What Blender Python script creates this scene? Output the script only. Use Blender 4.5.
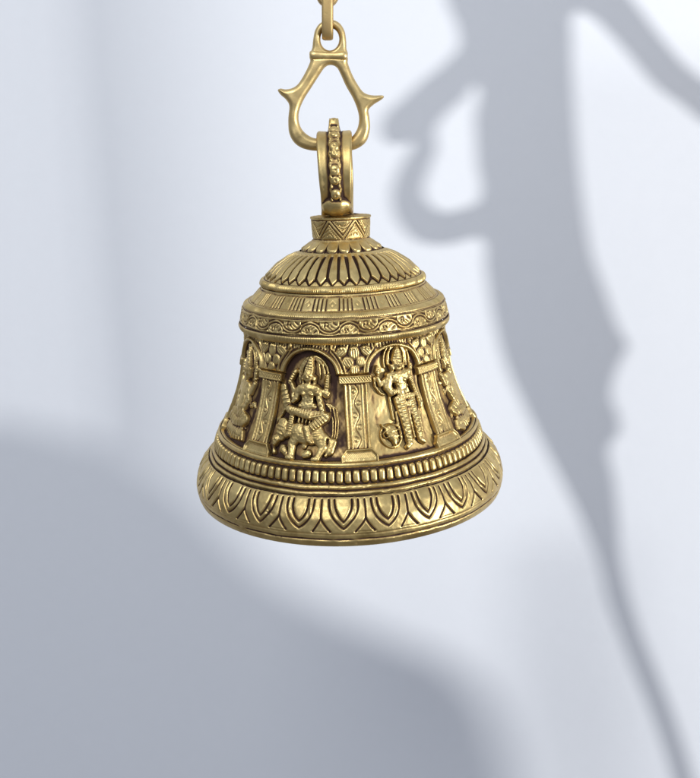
import bpy, math, random
import numpy as np
from mathutils import Vector, Matrix

# ------------------------------------------------------------------ basics
U = 0.0005                     # one design unit = 0.5 mm (one photo pixel at the bell's axis)
D, YH = 880.0, 155.0           # eye distance from the bell axis, eye-level row
PI = math.pi
rng = np.random.RandomState(7)
random.seed(5)
scene = bpy.context.scene
for o in list(bpy.data.objects): bpy.data.objects.remove(o)
COL = scene.collection

def tag(o, label=None, cat=None, group=None, kind=None):
    if label: o['label'] = label
    if cat: o['category'] = cat
    if group: o['group'] = group
    if kind: o['kind'] = kind
    return o

def empty(name, loc, rot=(0, 0, 0)):
    o = bpy.data.objects.new(name, None); COL.objects.link(o)
    o.empty_display_size = 0.02
    o.location = loc; o.rotation_euler = rot
    return o

# ------------------------------------------------------------------ materials
def nodes_of(name):
    m = bpy.data.materials.new(name); m.use_nodes = True
    nt = m.node_tree
    return m, nt, nt.nodes, nt.links, nt.nodes['Principled BSDF']

def brass_material(name, base_a, base_b, rough=0.33, wear=1.0):
    m, nt, N, L, P = nodes_of(name)
    tc = N.new('ShaderNodeTexCoord')
    at = N.new('ShaderNodeAttribute'); at.attribute_name = 'patina'
    n1 = N.new('ShaderNodeTexNoise'); n1.inputs['Scale'].default_value = 260; n1.inputs['Detail'].default_value = 6
    n2 = N.new('ShaderNodeTexNoise'); n2.inputs['Scale'].default_value = 70; n2.inputs['Detail'].default_value = 4
    n3 = N.new('ShaderNodeTexNoise'); n3.inputs['Scale'].default_value = 1500; n3.inputs['Detail'].default_value = 3
    for n in (n1, n2, n3): L.new(tc.outputs['Object'], n.inputs['Vector'])
    # patina amount = attribute broken up by grain
    a1 = N.new('ShaderNodeMath'); a1.operation = 'MULTIPLY_ADD'
    L.new(n1.outputs['Fac'], a1.inputs[0]); a1.inputs[1].default_value = 0.95 * wear; a1.inputs[2].default_value = -0.50 * wear
    a2 = N.new('ShaderNodeMath'); a2.operation = 'ADD'
    pm = N.new('ShaderNodeMath'); pm.operation = 'MULTIPLY_ADD'; pm.inputs[1].default_value = 1.3; pm.inputs[2].default_value = .28; L.new(n2.outputs['Fac'], pm.inputs[0])
    pq = N.new('ShaderNodeMath'); pq.operation = 'MULTIPLY'; L.new(at.outputs['Fac'], pq.inputs[0]); L.new(pm.outputs[0], pq.inputs[1]); L.new(pq.outputs[0], a2.inputs[0]); L.new(a1.outputs[0], a2.inputs[1])
    r = N.new('ShaderNodeMapRange'); r.interpolation_type = 'SMOOTHSTEP'
    r.inputs['From Min'].default_value = -0.04; r.inputs['From Max'].default_value = 0.88
    L.new(a2.outputs[0], r.inputs['Value'])
    # brass tone variation
    mixb = N.new('ShaderNodeMix'); mixb.data_type = 'RGBA'
    mixb.inputs[6].default_value = (*base_a, 1); mixb.inputs[7].default_value = (*base_b, 1)
    vr = N.new('ShaderNodeMapRange'); vr.inputs['From Min'].default_value = .32; vr.inputs['From Max'].default_value = .68
    mm = N.new('ShaderNodeMath'); mm.operation = 'MULTIPLY_ADD'; mm.inputs[1].default_value = .35; L.new(n1.outputs['Fac'], mm.inputs[0])
    m2 = N.new('ShaderNodeMath'); m2.operation = 'MULTIPLY'; m2.inputs[1].default_value = .65; L.new(n2.outputs['Fac'], m2.inputs[0]); L.new(m2.outputs[0], mm.inputs[2])
    L.new(mm.outputs[0], vr.inputs['Value']); L.new(vr.outputs[0], mixb.inputs[0])
    # patina: gold -> rusty brown -> dark umber
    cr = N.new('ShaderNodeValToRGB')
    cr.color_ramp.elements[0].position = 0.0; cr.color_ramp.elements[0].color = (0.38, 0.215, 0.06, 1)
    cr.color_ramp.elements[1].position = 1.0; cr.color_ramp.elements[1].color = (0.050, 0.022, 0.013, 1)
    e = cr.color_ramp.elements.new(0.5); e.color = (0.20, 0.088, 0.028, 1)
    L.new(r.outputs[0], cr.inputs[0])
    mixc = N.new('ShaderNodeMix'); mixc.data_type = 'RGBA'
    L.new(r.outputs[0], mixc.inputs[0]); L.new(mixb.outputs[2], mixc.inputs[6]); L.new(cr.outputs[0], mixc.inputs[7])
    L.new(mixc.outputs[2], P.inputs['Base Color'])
    met = N.new('ShaderNodeMath'); met.operation = 'MULTIPLY_ADD'
    L.new(r.outputs[0], met.inputs[0]); met.inputs[1].default_value = -0.45; met.inputs[2].default_value = 1.0
    L.new(met.outputs[0], P.inputs['Metallic'])
    ro = N.new('ShaderNodeMath'); ro.operation = 'MULTIPLY_ADD'
    L.new(r.outputs[0], ro.inputs[0]); ro.inputs[1].default_value = 0.25; 
    ro2 = N.new('ShaderNodeMath'); ro2.operation = 'MULTIPLY_ADD'
    L.new(n1.outputs['Fac'], ro2.inputs[0]); ro2.inputs[1].default_value = 0.26; ro2.inputs[2].default_value = rough - 0.11
    L.new(ro2.outputs[0], ro.inputs[2]); L.new(ro.outputs[0], P.inputs['Roughness'])
    b = N.new('ShaderNodeBump'); b.inputs['Strength'].default_value = 0.18; b.inputs['Distance'].default_value = 0.0004
    ad = N.new('ShaderNodeMath'); ad.operation = 'MULTIPLY_ADD'
    L.new(n3.outputs['Fac'], ad.inputs[0]); ad.inputs[1].default_value = 0.45; L.new(n1.outputs['Fac'], ad.inputs[2])
    L.new(ad.outputs[0], b.inputs['Height']); L.new(b.outputs[0], P.inputs['Normal'])
    return m

BRASS = brass_material('antique_brass', (0.42, 0.29, 0.105), (0.69, 0.525, 0.225), 0.40)
SATIN = brass_material('satin_brass', (0.53, 0.375, 0.15), (0.73, 0.555, 0.255), 0.42, 0.45)

def plain(name, col, rough=0.8, bump=0.0, scale=200, var=0.0):
    m, nt, N, L, P = nodes_of(name)
    P.inputs['Base Color'].default_value = (*col, 1); P.inputs['Roughness'].default_value = rough
    tc = N.new('ShaderNodeTexCoord'); n = N.new('ShaderNodeTexNoise'); n.inputs['Scale'].default_value = scale
    n.inputs['Detail'].default_value = 5
    L.new(tc.outputs['Object'], n.inputs['Vector'])
    if var:
        mx = N.new('ShaderNodeMix'); mx.data_type = 'RGBA'
        mx.inputs[6].default_value = (*[c * (1 - var) for c in col], 1); mx.inputs[7].default_value = (*[min(1, c * (1 + var)) for c in col], 1)
        L.new(n.outputs['Fac'], mx.inputs[0]); L.new(mx.outputs[2], P.inputs['Base Color'])
    if bump:
        b = N.new('ShaderNodeBump'); b.inputs['Strength'].default_value = bump; b.inputs['Distance'].default_value = 0.001
        L.new(n.outputs['Fac'], b.inputs['Height']); L.new(b.outputs[0], P.inputs['Normal'])
    return m

WALL = plain('white_wall_paint', (0.80, 0.805, 0.815), 0.9, 0.10, 90, 0.012)
CASTER_BROWN = plain('caster_brown', (0.22, 0.15, 0.10), 0.75, 0.4, 60, 0.25)  # finish of the added hooked shadow caster
CASTER_GREY = plain('caster_grey', (0.30, 0.28, 0.27), 0.8, 0.2, 80, 0.1)  # finish of the added panel that casts the lower shadow
def sheer(name, opacity):  # see-through material for the added dimming strips
    m, nt, N, L, P = nodes_of(name)
    P.inputs['Base Color'].default_value = (0.75, 0.75, 0.76, 1); P.inputs['Roughness'].default_value = 0.9
    P.inputs['Alpha'].default_value = opacity
    tc = N.new('ShaderNodeTexCoord'); w = N.new('ShaderNodeTexNoise'); w.inputs['Scale'].default_value = 30
    L.new(tc.outputs['Object'], w.inputs['Vector'])
    r = N.new('ShaderNodeMapRange'); r.inputs['To Min'].default_value = opacity * 0.9; r.inputs['To Max'].default_value = opacity * 1.1
    L.new(w.outputs['Fac'], r.inputs['Value']); L.new(r.outputs[0], P.inputs['Alpha'])
    return m

# ------------------------------------------------------------------ mesh helpers
def grid_mesh(name, P, pat, mat, parent=None, wrap=False, keep=None, flip=False):
    """P: (rows, cols, 3) in design units"""
    R, C = P.shape[:2]
    idx = np.arange(R * C, dtype=np.int32).reshape(R, C)
    if wrap:
        a = idx[:-1]; b = idx[1:]
        a2 = np.roll(a, -1, 1); b2 = np.roll(b, -1, 1)
    else:
        a = idx[:-1, :-1]; b = idx[1:, :-1]; a2 = idx[:-1, 1:]; b2 = idx[1:, 1:]
    q = np.stack([a, b, b2, a2], -1) if not flip else np.stack([a, a2, b2, b], -1)
    if keep is not None:
        k = keep
        km = (k[:-1, :-1] | k[1:, :-1] | k[:-1, 1:] | k[1:, 1:])
        q = q[km]
    q = q.reshape(-1, 4)
    V = (P.reshape(-1, 3) * U).astype(np.float32); pv = pat.reshape(-1).astype(np.float32)
    used = np.unique(q); remap = np.zeros(R * C, np.int32); remap[used] = np.arange(len(used))
    V = V[used]; pv = pv[used]; q = remap[q]
    me = bpy.data.meshes.new(name)
    me.vertices.add(len(V)); me.vertices.foreach_set('co', V.ravel())
    me.loops.add(q.size); me.loops.foreach_set('vertex_index', q.ravel())
    me.polygons.add(len(q))
    me.polygons.foreach_set('loop_start', np.arange(0, q.size, 4, dtype=np.int32))
    me.polygons.foreach_set('use_smooth', np.ones(len(q), bool))
    me.update(calc_edges=True)
    at = me.attributes.new('patina', 'FLOAT', 'POINT'); at.data.foreach_set('value', pv)
    me.materials.append(mat)
    o = bpy.data.objects.new(name, me); COL.objects.link(o)
    if parent: o.parent = parent
    return o

def blur(h, ry, rx, wrap=False):
    def box(a, r, ax, wr):
        if r < 1: return a
        pw = [(0, 0), (0, 0)]; pw[ax] = (r + 1, r)
        p = np.pad(a, pw, mode='wrap' if wr else 'edge')
        c = np.cumsum(p, axis=ax)
        n = a.shape[ax]
        if ax == 0: return (c[2 * r + 1:2 * r + 1 + n] - c[:n]) / (2 * r + 1)
        return (c[:, 2 * r + 1:2 * r + 1 + n] - c[:, :n]) / (2 * r + 1)
    for _ in range(2):
        h = box(h, ry, 0, False); h = box(h, rx, 1, wrap)
    return h

def sst(x, a, b):
    t = np.clip((x - a) / (b - a), 0, 1); return t * t * (3 - 2 * t)
def groove(d, w, depth): return -depth * np.exp(-(d / w) ** 2)
def bump(y, c, half, h): return h * np.sqrt(np.clip(1 - ((y - c) / half) ** 2, 0, 1))
class Wob:                      # smooth periodic wobble for hand-made irregularity
    def __init__(s, kmax, ky, n=14, seed=0):
        r = np.random.RandomState(seed)
        s.k = r.randint(1, kmax, n); s.ky = r.uniform(-ky, ky, n); s.p = r.uniform(0, 2 * PI, n); s.n = n
    def __call__(s, th, y):
        o = 0
        for k, q, p in zip(s.k, s.ky, s.p): o = o + np.sin(k * th + q * y + p)
        return o / math.sqrt(s.n) * 1.2

# ------------------------------------------------------------------ bell profile
PROF = [(218,30),(241,28.7),(243,30),(252,41),(254,42),(261,55),(271,67),(283,76.5),(290,80.5),(295,81.5),(311,93),(315.5,97.5),
        (319,101),(336,104),(340.5,102.5),(345,99.5),(360,101),(376,103),(395,105.5),(415,110),(435,116),(450,121),(461,125.5),
        (465,126.5),(469,128.5),(484,132),(490,134.5),(496,137),(498,139.5),(508,145),(520,149.3),(533,151.2),(540,150.2),(544,149),(546,147.6)]
_y = np.array([p[0] for p in PROF], float); _r = np.array([p[1] for p in PROF], float)
yy = np.arange(217.9, 546.2, 0.1)
rr = np.interp(yy, _y, _r)
def smooth_seg(a, w):
    k = np.hanning(2 * w + 3)[1:-1]; k /= k.sum()
    return np.convolve(np.pad(a, w, mode='edge'), k, 'valid')
rs = smooth_seg(rr, 28)
zz = -(yy - YH) * (D - rs) / D
T = np.stack([np.gradient(rs), np.gradient(zz)], 1); T /= np.linalg.norm(T, axis=1)[:, None]
NR = smooth_seg(-T[:, 1], 10); NZ = smooth_seg(T[:, 0], 10)
def prof(y):
    return np.interp(y, yy, rs), np.interp(y, yy, zz) + 320.0, np.interp(y, yy, NR), np.interp(y, yy, NZ)

front = np.linspace(-112, 112, 1901)[:-1]; back = np.linspace(112, 248, 321)[:-1]
TH = np.radians(np.concatenate([front, back]))            # 0 = towards the camera, + = right
DTH = np.radians(224 / 1900.)

def place(th, y, h):
    r, z, nr, nz = prof(y)
    if r.ndim == 1 and h.ndim == 2: r, z, nr, nz = [a[:, None] for a in (r, z, nr, nz)]
    R = r + h * nr
    return np.stack([R * np.sin(th), -R * np.cos(th), z + h * nz + 0 * th], -1)

bell = empty('hanging_bell', (0, 0, -320 * U), (0, math.radians(-2.1), 0))
tag(bell, 'ornate antique brass temple bell with figures in arched niches, hanging before the white wall', 'bell')

wobx = Wob(40, .12, 18, 1); woby = Wob(30, .15, 18, 2); wobd = Wob(40, .3, 24, 3); wobf = Wob(220, 1.2, 40, 4)

def band(name, y0, y1, fn, step=0.42, cav=(1.6, 1.4), gain=0.75, extra=None):
    n = max(4, int(round((y1 - y0) / step)) + 1)
    Yr = np.linspace(y0, y1, n)
    th = TH[None, :]; Y = Yr[:, None] + 0 * th
    edge = np.minimum(Y - y0, y1 - Y); fade = np.clip(edge / 1.5, 0, 1)
    thw = th + 0.0035 * wobx(th, Y)
    Yw = Y + 0.2 * woby(th, Y) * fade
    h, pe = fn(thw, Yw)
    h = h * (1 + 0.06 * wobd(th, Y)) + 0.035 * wobf(th, Y)
    h = blur(h, 1, 1, True)
    r = prof(Yr)[0]
    rxp = max(2, int(cav[0] / (np.mean(r) * DTH))); ryp = max(2, int(cav[0] / step))
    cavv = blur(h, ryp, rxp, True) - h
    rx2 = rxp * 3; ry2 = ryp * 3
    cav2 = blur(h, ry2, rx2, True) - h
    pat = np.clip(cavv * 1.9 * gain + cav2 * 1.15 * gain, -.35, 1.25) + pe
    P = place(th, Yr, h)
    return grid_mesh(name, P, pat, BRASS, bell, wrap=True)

def per(th, n, off=0.0):        # signed fractional position in a repeat, -0.5..0.5
    a = th * n / (2 * PI) - off
    return a - np.floor(a + 0.5)
def px(th, r0): return th * r0 * D / (D - r0)

# --- collar
def f_collar(th, Y):
    u = per(th, 7, 0.068)
    X = u * 26.0
    zig = 238.2 - np.abs(u) * 2 * 17.5
    d = (Y - zig) * 0.60
    m = sst(Y, 220.6, 221.6) * (1 - sst(Y, 238.4, 239.4))
    h = (groove(d - 1.6, .6, 1.2) + groove(d + 1.6, .6, 1.2)) * m
    al = (X * .6 + Y * .8)
    tick = (0.5 + 0.5 * np.cos(al * 2 * PI / 2.1)) ** 2
    for dd in (4.0, -4.0):
        h += -0.9 * tick * np.exp(-((d - dd) / 1.2) ** 4) * m
    for cx, cy in ((0.0, 224.5), (0.5, 236.0)):
        uu = per(th, 7, 0.068 + cx) * 26.0
        rad = np.hypot(uu, Y - cy)
        h += groove(rad - 2.4, .5, .6) * (m * ((Y < cy) if cx else (Y > cy)))
    h += groove(Y - 220.3, .5, .9) + groove(Y - 240.0, .7, 1.0)
    h += bump(Y, 219, 1.4, .6) - .9 * sst(Y, 236, 221) * 0 
    return h, 0.05
band('collar', 218, 241, f_collar, 0.36)
# collar top plate
rad = np.linspace(0.3, 30.3, 60); th = TH[::4][None]
q = rad[:, None] + 0 * th
zt = prof(np.array([218.0]))[1][0]
prz = np.where(q > 26, 0.5 * np.sqrt(np.clip(1 - ((q - 28) / 2.4) ** 2, 0, 1)), 0) + 3.0 * (1 - sst(q, 8, 29))
P = np.stack([q * np.sin(th), -q * np.cos(th), zt + prz + 0.12 * wobf(th, q * 3) * (q / 30)], -1)
grid_mesh('collar_top', P, 0.12 + 0.9 * np.exp(-((q - 13) / 5) ** 2), BRASS, bell, wrap=True, flip=False)

# --- small petals
def f_small(th, Y):
    u = per(th, 19, 0.25); au = np.abs(u) * 2
    b = 251.6 - 4.6 * au ** 2.6
    ins = sst(b - Y, -0.7, 0.5)
    h = -1.4 + ins * (1.6 + .6 * (1 - au ** 2))
    h += groove((0.5 - np.abs(u)) * 14, .6, 1.1 * sst(Y, 243, 250))
    h *= sst(Y, 241, 244)
    return h, 0.08
band('petal_collar', 241, 253.5, f_small)

# --- dome petals
def f_dome(th, Y):
    u = per(th, 44, 0.17); au = np.abs(u)
    wob = 0.02 * wobd(th, Y * 0)
    tip = np.clip((284.2 + wob * 30 - Y) / 6.0, 0, 1)
    half = (0.415 + 0.02 * wobd(th * 1.0, Y)) * np.where(Y > 278.5, tip ** .9, 1.0) * (0.74 + 0.26 * sst(Y, 256, 272) + .12 * (1 - sst(Y, 253, 260)))
    d = (half - au) * 12.1 * np.clip((Y - 235) / 45, .4, 1)
    ins = sst(d, -0.45, 0.55)
    top = sst(Y, 255.2, 257.2)
    h = -2.3 + ins * top * 2.9 + (1 - top) * 2.6
    h += ins * top * (0.35 * (1 - (au / .4) ** 2))
    v = 0.5 - au                                   # small triangle between the tips
    t2 = (Y - 279.5) / 5.5
    tri = sst((t2 * 0.42 - v) * 12.1, -.3, .5) * sst(Y, 280.2, 281)
    h = np.maximum(h, -2.3 + tri * 1.9)
    pe = 0.25 * (1 - ins) * top - .05
    return h, pe
band('petal_dome', 253.5, 285.5, f_dome, 0.4)

# --- ribbed rings
def f_ring(c, half, hh, n, dep=.3):
    def f(th, Y):
        b = np.sqrt(np.clip(1 - ((Y - c) / half) ** 2, 0, 1))
        rib = 0.5 + 0.5 * np.cos(n * th + 3 * np.sin(5 * th) + 2 * np.sin(9 * th + 1))
        am = np.clip(.75 + .4 * wobd(th, Y * 0), .1, 1.3)
        h = hh * b - dep * am * (1 - rib) * b - 0.9 * (1 - sst(b, 0, .45))
        return h, 0.0
    return f
band('ribbed_ring', 285.5, 294.6, f_ring(290, 4.0, 2.5, 300, .75), 0.35, gain=.6)

# --- frieze of bars and squares
def f_frieze(th, Y):
    u = per(th, 24, 0.12) * 26.0; au = np.abs(u)
    m = sst(Y, 297.2, 298.2) * (1 - sst(Y, 309.6, 310.6))
    h = 0 * Y
    for c in (2.1, 6.3): h += groove(au - c, .6, 1.0) * m
    for c in (0.0, 4.2): h += .15 * np.exp(-((au - c) / .9) ** 2) * m
    w = 13 - au
    dia = w + np.abs(Y - 304)
    h += groove(dia - 3.0, .5, .35) * m + .3 * np.exp(-(dia / 1.0) ** 2)
    h += groove(w - 5.6, .5, .35) * m
    h += groove(Y - 296.4, .6, .8) + groove(Y - 310.6, .6, .6)
    return h, 0.10 + 0.07 * wobx(th * 1, Y)
band('frieze_band', 294.6, 312, f_frieze)
band('ribbed_ring', 312, 318.4, f_ring(315.2, 3.1, 1.6, 360, .6), 0.35, gain=.6)

# --- scroll band
def f_scroll(th, Y):
    n = 18; a = th * n - 2.55
    cy = 327.6; sn = np.sin(a)
    yc = cy + 5.2 * np.sign(sn) * np.abs(sn) ** .62
    F = Y - yc
    gx = np.gradient(yc, axis=1) / (np.gradient(px(th, 102), axis=1) + 1e-9)
    d = F / np.sqrt(1 + np.clip(gx, -6, 6) ** 2)
    h = groove(d - 1.5, .75, 1.5) + groove(d + 1.5, .75, 1.5) + .35 * np.exp(-(d / .9) ** 2)
    for ph, sg in ((0.25, 1), (-0.25, -1)):        # leaf fans in the cups
        uu = per(th, n, 2.55 / (2 * PI) + ph) * 41.0
        oy = cy - sg * 5.6
        dy = (Y - oy) * sg; rad = np.hypot(uu * 1.0, dy)
        ok = (np.abs(d) > 2.5) & (rad < 11)
        fan = np.arctan2(uu + 2.0 * np.sin(dy * .5), dy + 1.5)
        h += -.85 * (0.5 + .5 * np.cos(fan * 11)) ** 3 * ok * sst(rad, 2.0, 4.0) * (1 - sst(rad, 7.5, 9.0))
        h += groove(np.hypot(uu + 3.2, dy - 2.2) - 1.9, .5, .9) * ok
    m = sst(Y, 320.0, 321.2) * (1 - sst(Y, 334.0, 335.0))
    h *= m
    h += groove(Y - 319.2, .6, 1.3) + groove(Y - 336.0, .7, 1.5) + .5 * np.exp(-((Y - 320.5) / .7) ** 2)
    return h, 0.04
band('scroll_band', 318.4, 336.6, f_scroll, 0.36)
band('ribbed_ring', 336.6, 345.2, f_ring(340.6, 3.9, 2.4, 380, .6), 0.35, gain=.6)

# --- body with arched niches
PIL = [5.0, 47.5, 92.0, 137.0, 182.0, 227.0, 272.5, 318.5]
PILR = np.radians(PIL)
NICHE = [26.25, 69.75, 114.5, 159.5, 204.5, 249.75, 295.5, 341.75]
NR_ = np.radians(NICHE)
FLOOR = -5.0
def wrapd(a): return (a + PI) % (2 * PI) - PI
BR = np.interp(np.arange(345, 470), yy, rs)
def rscale(Y):
    r = np.interp(Y, yy, rs); return r * D / (D - r)
def blob(X, Y, cx, cy, rx, ry, ang=0.0):
    c, s = math.cos(ang), math.sin(ang)
    dx, dy = X - cx, Y - cy
    return np.hypot((dx * c + dy * s) / rx, (-dx * s + dy * c) / ry)
def f_body(th, Y):
    sc = rscale(Y)
    dn = np.full(Y.shape, 9.0)
    for c in NR_:
        w = wrapd(th - c); dn = np.where(np.abs(w) < np.abs(dn), w, dn)
    dp = np.full(Y.shape, 9.0)
    for c in PILR:
        w = wrapd(th - c); dp = np.where(np.abs(w) < np.abs(dp), w, dp)
    X = dn * sc; XP = dp * sc
    ar = np.hypot(X / 28.5, np.minimum(Y - 376.5, 0) / 25.5)
    ad = (ar - 1) * 26.5                                  # signed distance from the arch line (+ outside)
    low = sst(Y, 374, 376.5)
    niche = np.maximum(1 - sst(ad, -0.8, 0.6), low)
    niche *= 1 - sst(Y, 460.0, 462)
    sp = (1 - low)                                        # spandrels
    leaf = np.zeros(Y.shape)
    for cx, cy, rx, ry, an in ((0, 353.2, 5.4, 6.8, 0), (6.4, 362.6, 5.2, 5.6, .5), (-6.4, 362.6, 5.2, 5.6, -.5),
                               (0, 370.8, 4.6, 5.0, 0), (12.6, 352.0, 5.0, 6.2, -.8), (-12.6, 352.0, 5.0, 6.2, .8)):
        q = blob(XP, Y, cx, cy, rx, ry, an)
        leaf = np.maximum(leaf, 1.7 * np.clip((1.12 - q) * 2.6, 0, 1) ** .7)
        cc, ss = math.cos(an), math.sin(an); mx_ = (XP - cx) * cc + (Y - cy) * ss; my_ = -(XP - cx) * ss + (Y - cy) * cc
        leaf = leaf + (groove(mx_, .5, .55) + groove(np.abs(mx_) - .45 * rx * np.clip(1 - (my_ / ry) ** 2, 0, 1) ** .5, .45, .4)) * (q < .85)
    fl = np.abs(XP) - (9.2 + 13.5 * np.clip((375 - Y) / 27, 0, 1) ** 1.9)
    leaf = np.maximum(leaf, 1.5 * np.exp(-(fl / 1.2) ** 2)); leaf = np.maximum(leaf, 1.0 * np.exp(-((fl - 4.0) / 1.2) ** 2) * (np.abs(XP) < 24))
    h = sp * (-2.2 + leaf * 1.3)
    h += sp * (.5) * np.sin(XP * 1.1 + Y * .5) * np.sin(Y * .9 - np.abs(XP) * .5) * (leaf < .3)
    frame = bump(ad, 2.0, 2.1, 2.2) * sp
    h = np.where(np.abs(ad - 2.0) < 2.9, np.maximum(h * 0 - 2.2 + frame * 1.5, np.where(frame > 0.02, -9, h)), h) * sp
    rib = sst(Y, 345.2, 346) * (1 - sst(Y, 349.2, 350))
    h += rib * .9 * np.abs(np.cos(th * 110)) * sp
    h = h * (1 - niche) + niche * FLOOR
    h += 0.0 * niche
    # ledge under the niches
    h = np.maximum(h, bump(Y, 465, 3.6, 1.2) - 1.0 + 0 * h) if False else h
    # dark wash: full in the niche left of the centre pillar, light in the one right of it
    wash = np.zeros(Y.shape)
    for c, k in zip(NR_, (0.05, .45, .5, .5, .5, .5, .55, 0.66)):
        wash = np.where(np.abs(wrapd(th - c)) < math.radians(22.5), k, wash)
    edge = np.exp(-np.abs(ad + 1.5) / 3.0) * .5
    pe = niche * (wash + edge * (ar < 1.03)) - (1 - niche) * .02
    return h, pe
band('bell_body', 345.2, 462.4, f_body, 0.42, gain=.7)

# --- mouldings, beads, steps
def f_mould(th, Y):
    h = bump(Y, 465.0, 3.0, 2.2) + groove(Y - 468.6, .7, 1.0) - 1.0 * (1 - sst(Y, 462.4, 463))
    return h, -0.02
band('moulding', 462.4, 469.4, f_mould, 0.35, gain=.6)
def f_bead(th, Y):
    u = per(th, 115, 0.1 ) 
    au = np.abs(u) * 2
    t = np.clip(np.abs(Y - 476.8) / 7.0, 0, 1.2)
    w = 0.84 * np.clip(1 - t ** 7, 0, 1) ** .5 + 1e-3
    b = np.sqrt(np.clip(1 - (au / w) ** 2, 0, 1)) * (w > .05)
    h = -1.6 + 3.6 * np.sqrt(b) * np.clip(1 - t ** 5, 0, 1) ** .5
    pe = .38 * (1 - sst(b, 0, .5)) * sst(Y, 471, 474)
    return h, pe
band('beaded_ring', 469.4, 484.6, f_bead, 0.4, cav=(1.0, 1), gain=.6)
def f_step(th, Y):
    h = bump(Y, 487.4, 2.6, 1.8) + bump(Y, 493.6, 2.5, 2.0) - .5
    h += groove(Y - 490.4, .6, .8) + groove(Y - 496.4, .7, 1.2)
    h += -.6 * np.clip(wobd(th * 2, Y * 2.5) - .7, 0, 1)
    return h, 0.10
band('stepped_ring', 484.6, 497.4, f_step, 0.38)

# --- flared rim with lotus petals
def f_rim(th, Y):
    pitch = 43.5
    u = per(th, 25, -0.16 + 0.02); X = u * pitch; ax = np.abs(X)
    def outline(w0, ytop, ybot, p, q):
        t = np.clip((Y - ytop) / (ybot - ytop), 0, 1)
        return w0 * np.clip(1 - t ** p, 0, 1) ** q
    h = 0 * Y
    for w0, yt, yb, p, q, dep, gw in ((8.6, 499, 522.5, 2.4, .95, 2.1, .85), (14.6, 498, 529.0, 2.6, .9, 2.1, .85)):
        w = outline(w0, yt, yb, p, q)
        F = ax - w
        gy, gx = np.gradient(F, 0.42, 0.9, axis=(0, 1))
        dd = F / np.sqrt(1 + gy ** 2)
        lim = 1 - sst(Y, yb + .2, yb + 1.2)
        h += groove(dd, gw, dep) * lim * sst(Y, 498, 500)
    w = 21.75 - ax                                  # seam between petals, splitting into a triangle
    seam = groove(w, .8, 2.0) * (1 - sst(Y, 518, 519.5)) * sst(Y, 498, 500)
    tw = np.clip((Y - 518.5) / 13.5, 0, 1.0) ** 1.25 * 9.0
    tri = groove((w - tw) * .85, .85, 2.2) * sst(Y, 517.5, 519.5) * (1 - sst(Y, 532.2, 533.2))
    tb = groove(Y - 532.2, .5, .6) * (1 - sst(w - 8.6, 0, 1))
    h += seam + tri + tb + .7 * np.exp(-((ax - 11.6) / 1.6) ** 2) * (1 - sst(Y, 512, 522))
    w1 = outline(8.6, 499, 522.5, 2.4, .95)
    h += .5 * sst(w1 - ax, -.5, 4)
    h += groove(Y - 534.6, .5, .7) + groove(Y - 540.0, .7, 1.7) * (1 + .35 * wobd(th * 2, 0 * Y))
    ns = (np.clip(wobf(th, Y * 1.7) - 1.5, 0, 1)) * -.5 * sst(Y, 536, 538)
    h += ns
    # old casting blemish on the left front
    xx = (th - math.radians(-27.2)) * 150; bb = np.hypot(xx, Y - 517)
    pit = np.exp(-(bb / 3.6) ** 2) * (1 + .6 * np.sin(5 * np.arctan2(Y - 517, xx)))
    h += -.7 * pit
    return h, 0.01 + .8 * pit * 0.8
band('flared_rim', 497.4, 546.0, f_rim, 0.42, gain=.75)
# inside of the shell (closes the lip)
r_e, z_e, _, _ = prof(np.array([546.0])); r_e = r_e[0]; z_e = z_e[0]
inn = [(r_e, z_e), (r_e - 3, z_e - 1.6), (r_e - 8, z_e + .5), (r_e - 14, z_e + 14), (118, 35), (106, 75), (92, 130), (80, 180), (60, 205), (1, 214)]
ia = np.array(inn, float); tt = np.linspace(0, len(inn) - 1, 120)
ir = np.interp(tt, range(len(inn)), ia[:, 0]); iz = np.interp(tt, range(len(inn)), ia[:, 1]); th = TH[::4][None]
P = np.stack([ir[:, None] * np.sin(th), -ir[:, None] * np.cos(th), iz[:, None] + 0 * th], -1)
grid_mesh('bell_interior', P, np.full(P.shape[:2], .35) * np.clip(tt / 12, 0, 1)[:, None], BRASS, bell, wrap=True)

# ------------------------------------------------------------------ relief patches (pillars, figures)
def patch(name, x0, x1, y0, y1, fn, step=0.34, soft=1, gain=.8, cav=1.5, wash=.0, flat=1.0):
    xs = np.arange(x0, x1, step); ys = np.arange(y0, y1, step)
    X, Y = np.meshgrid(xs, ys)
    h, pe = fn(X, Y)
    h = FLOOR + (h - FLOOR) * flat
    rn = np.random.RandomState(int(x1 * 7)); un = 0
    for _ in range(26):
        kk = rn.uniform(.7, 3.0); an = rn.uniform(0, PI); un = un + np.sin(kk * (X * math.cos(an) + Y * math.sin(an)) + rn.uniform(0, 6))
    h = h + (.022 if name != 'pillar' else .008) * un * (h > FLOOR)
    hb = h
    for _ in range(soft): hb = blur(hb, 1, 1) * .7 + h * .3 if _ == 0 else blur(hb, 1, 1)
    h = hb
    base = np.maximum(h, FLOOR - .3)
    k = int(cav / step)
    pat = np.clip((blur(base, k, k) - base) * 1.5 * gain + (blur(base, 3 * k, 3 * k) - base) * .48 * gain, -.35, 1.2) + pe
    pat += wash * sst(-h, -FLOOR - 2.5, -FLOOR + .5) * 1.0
    th = X / rscale(Y)
    P = place(th, Y, h)
    return grid_mesh(name, P, pat, BRASS, bell, keep=(h > FLOOR - .25))

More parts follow.
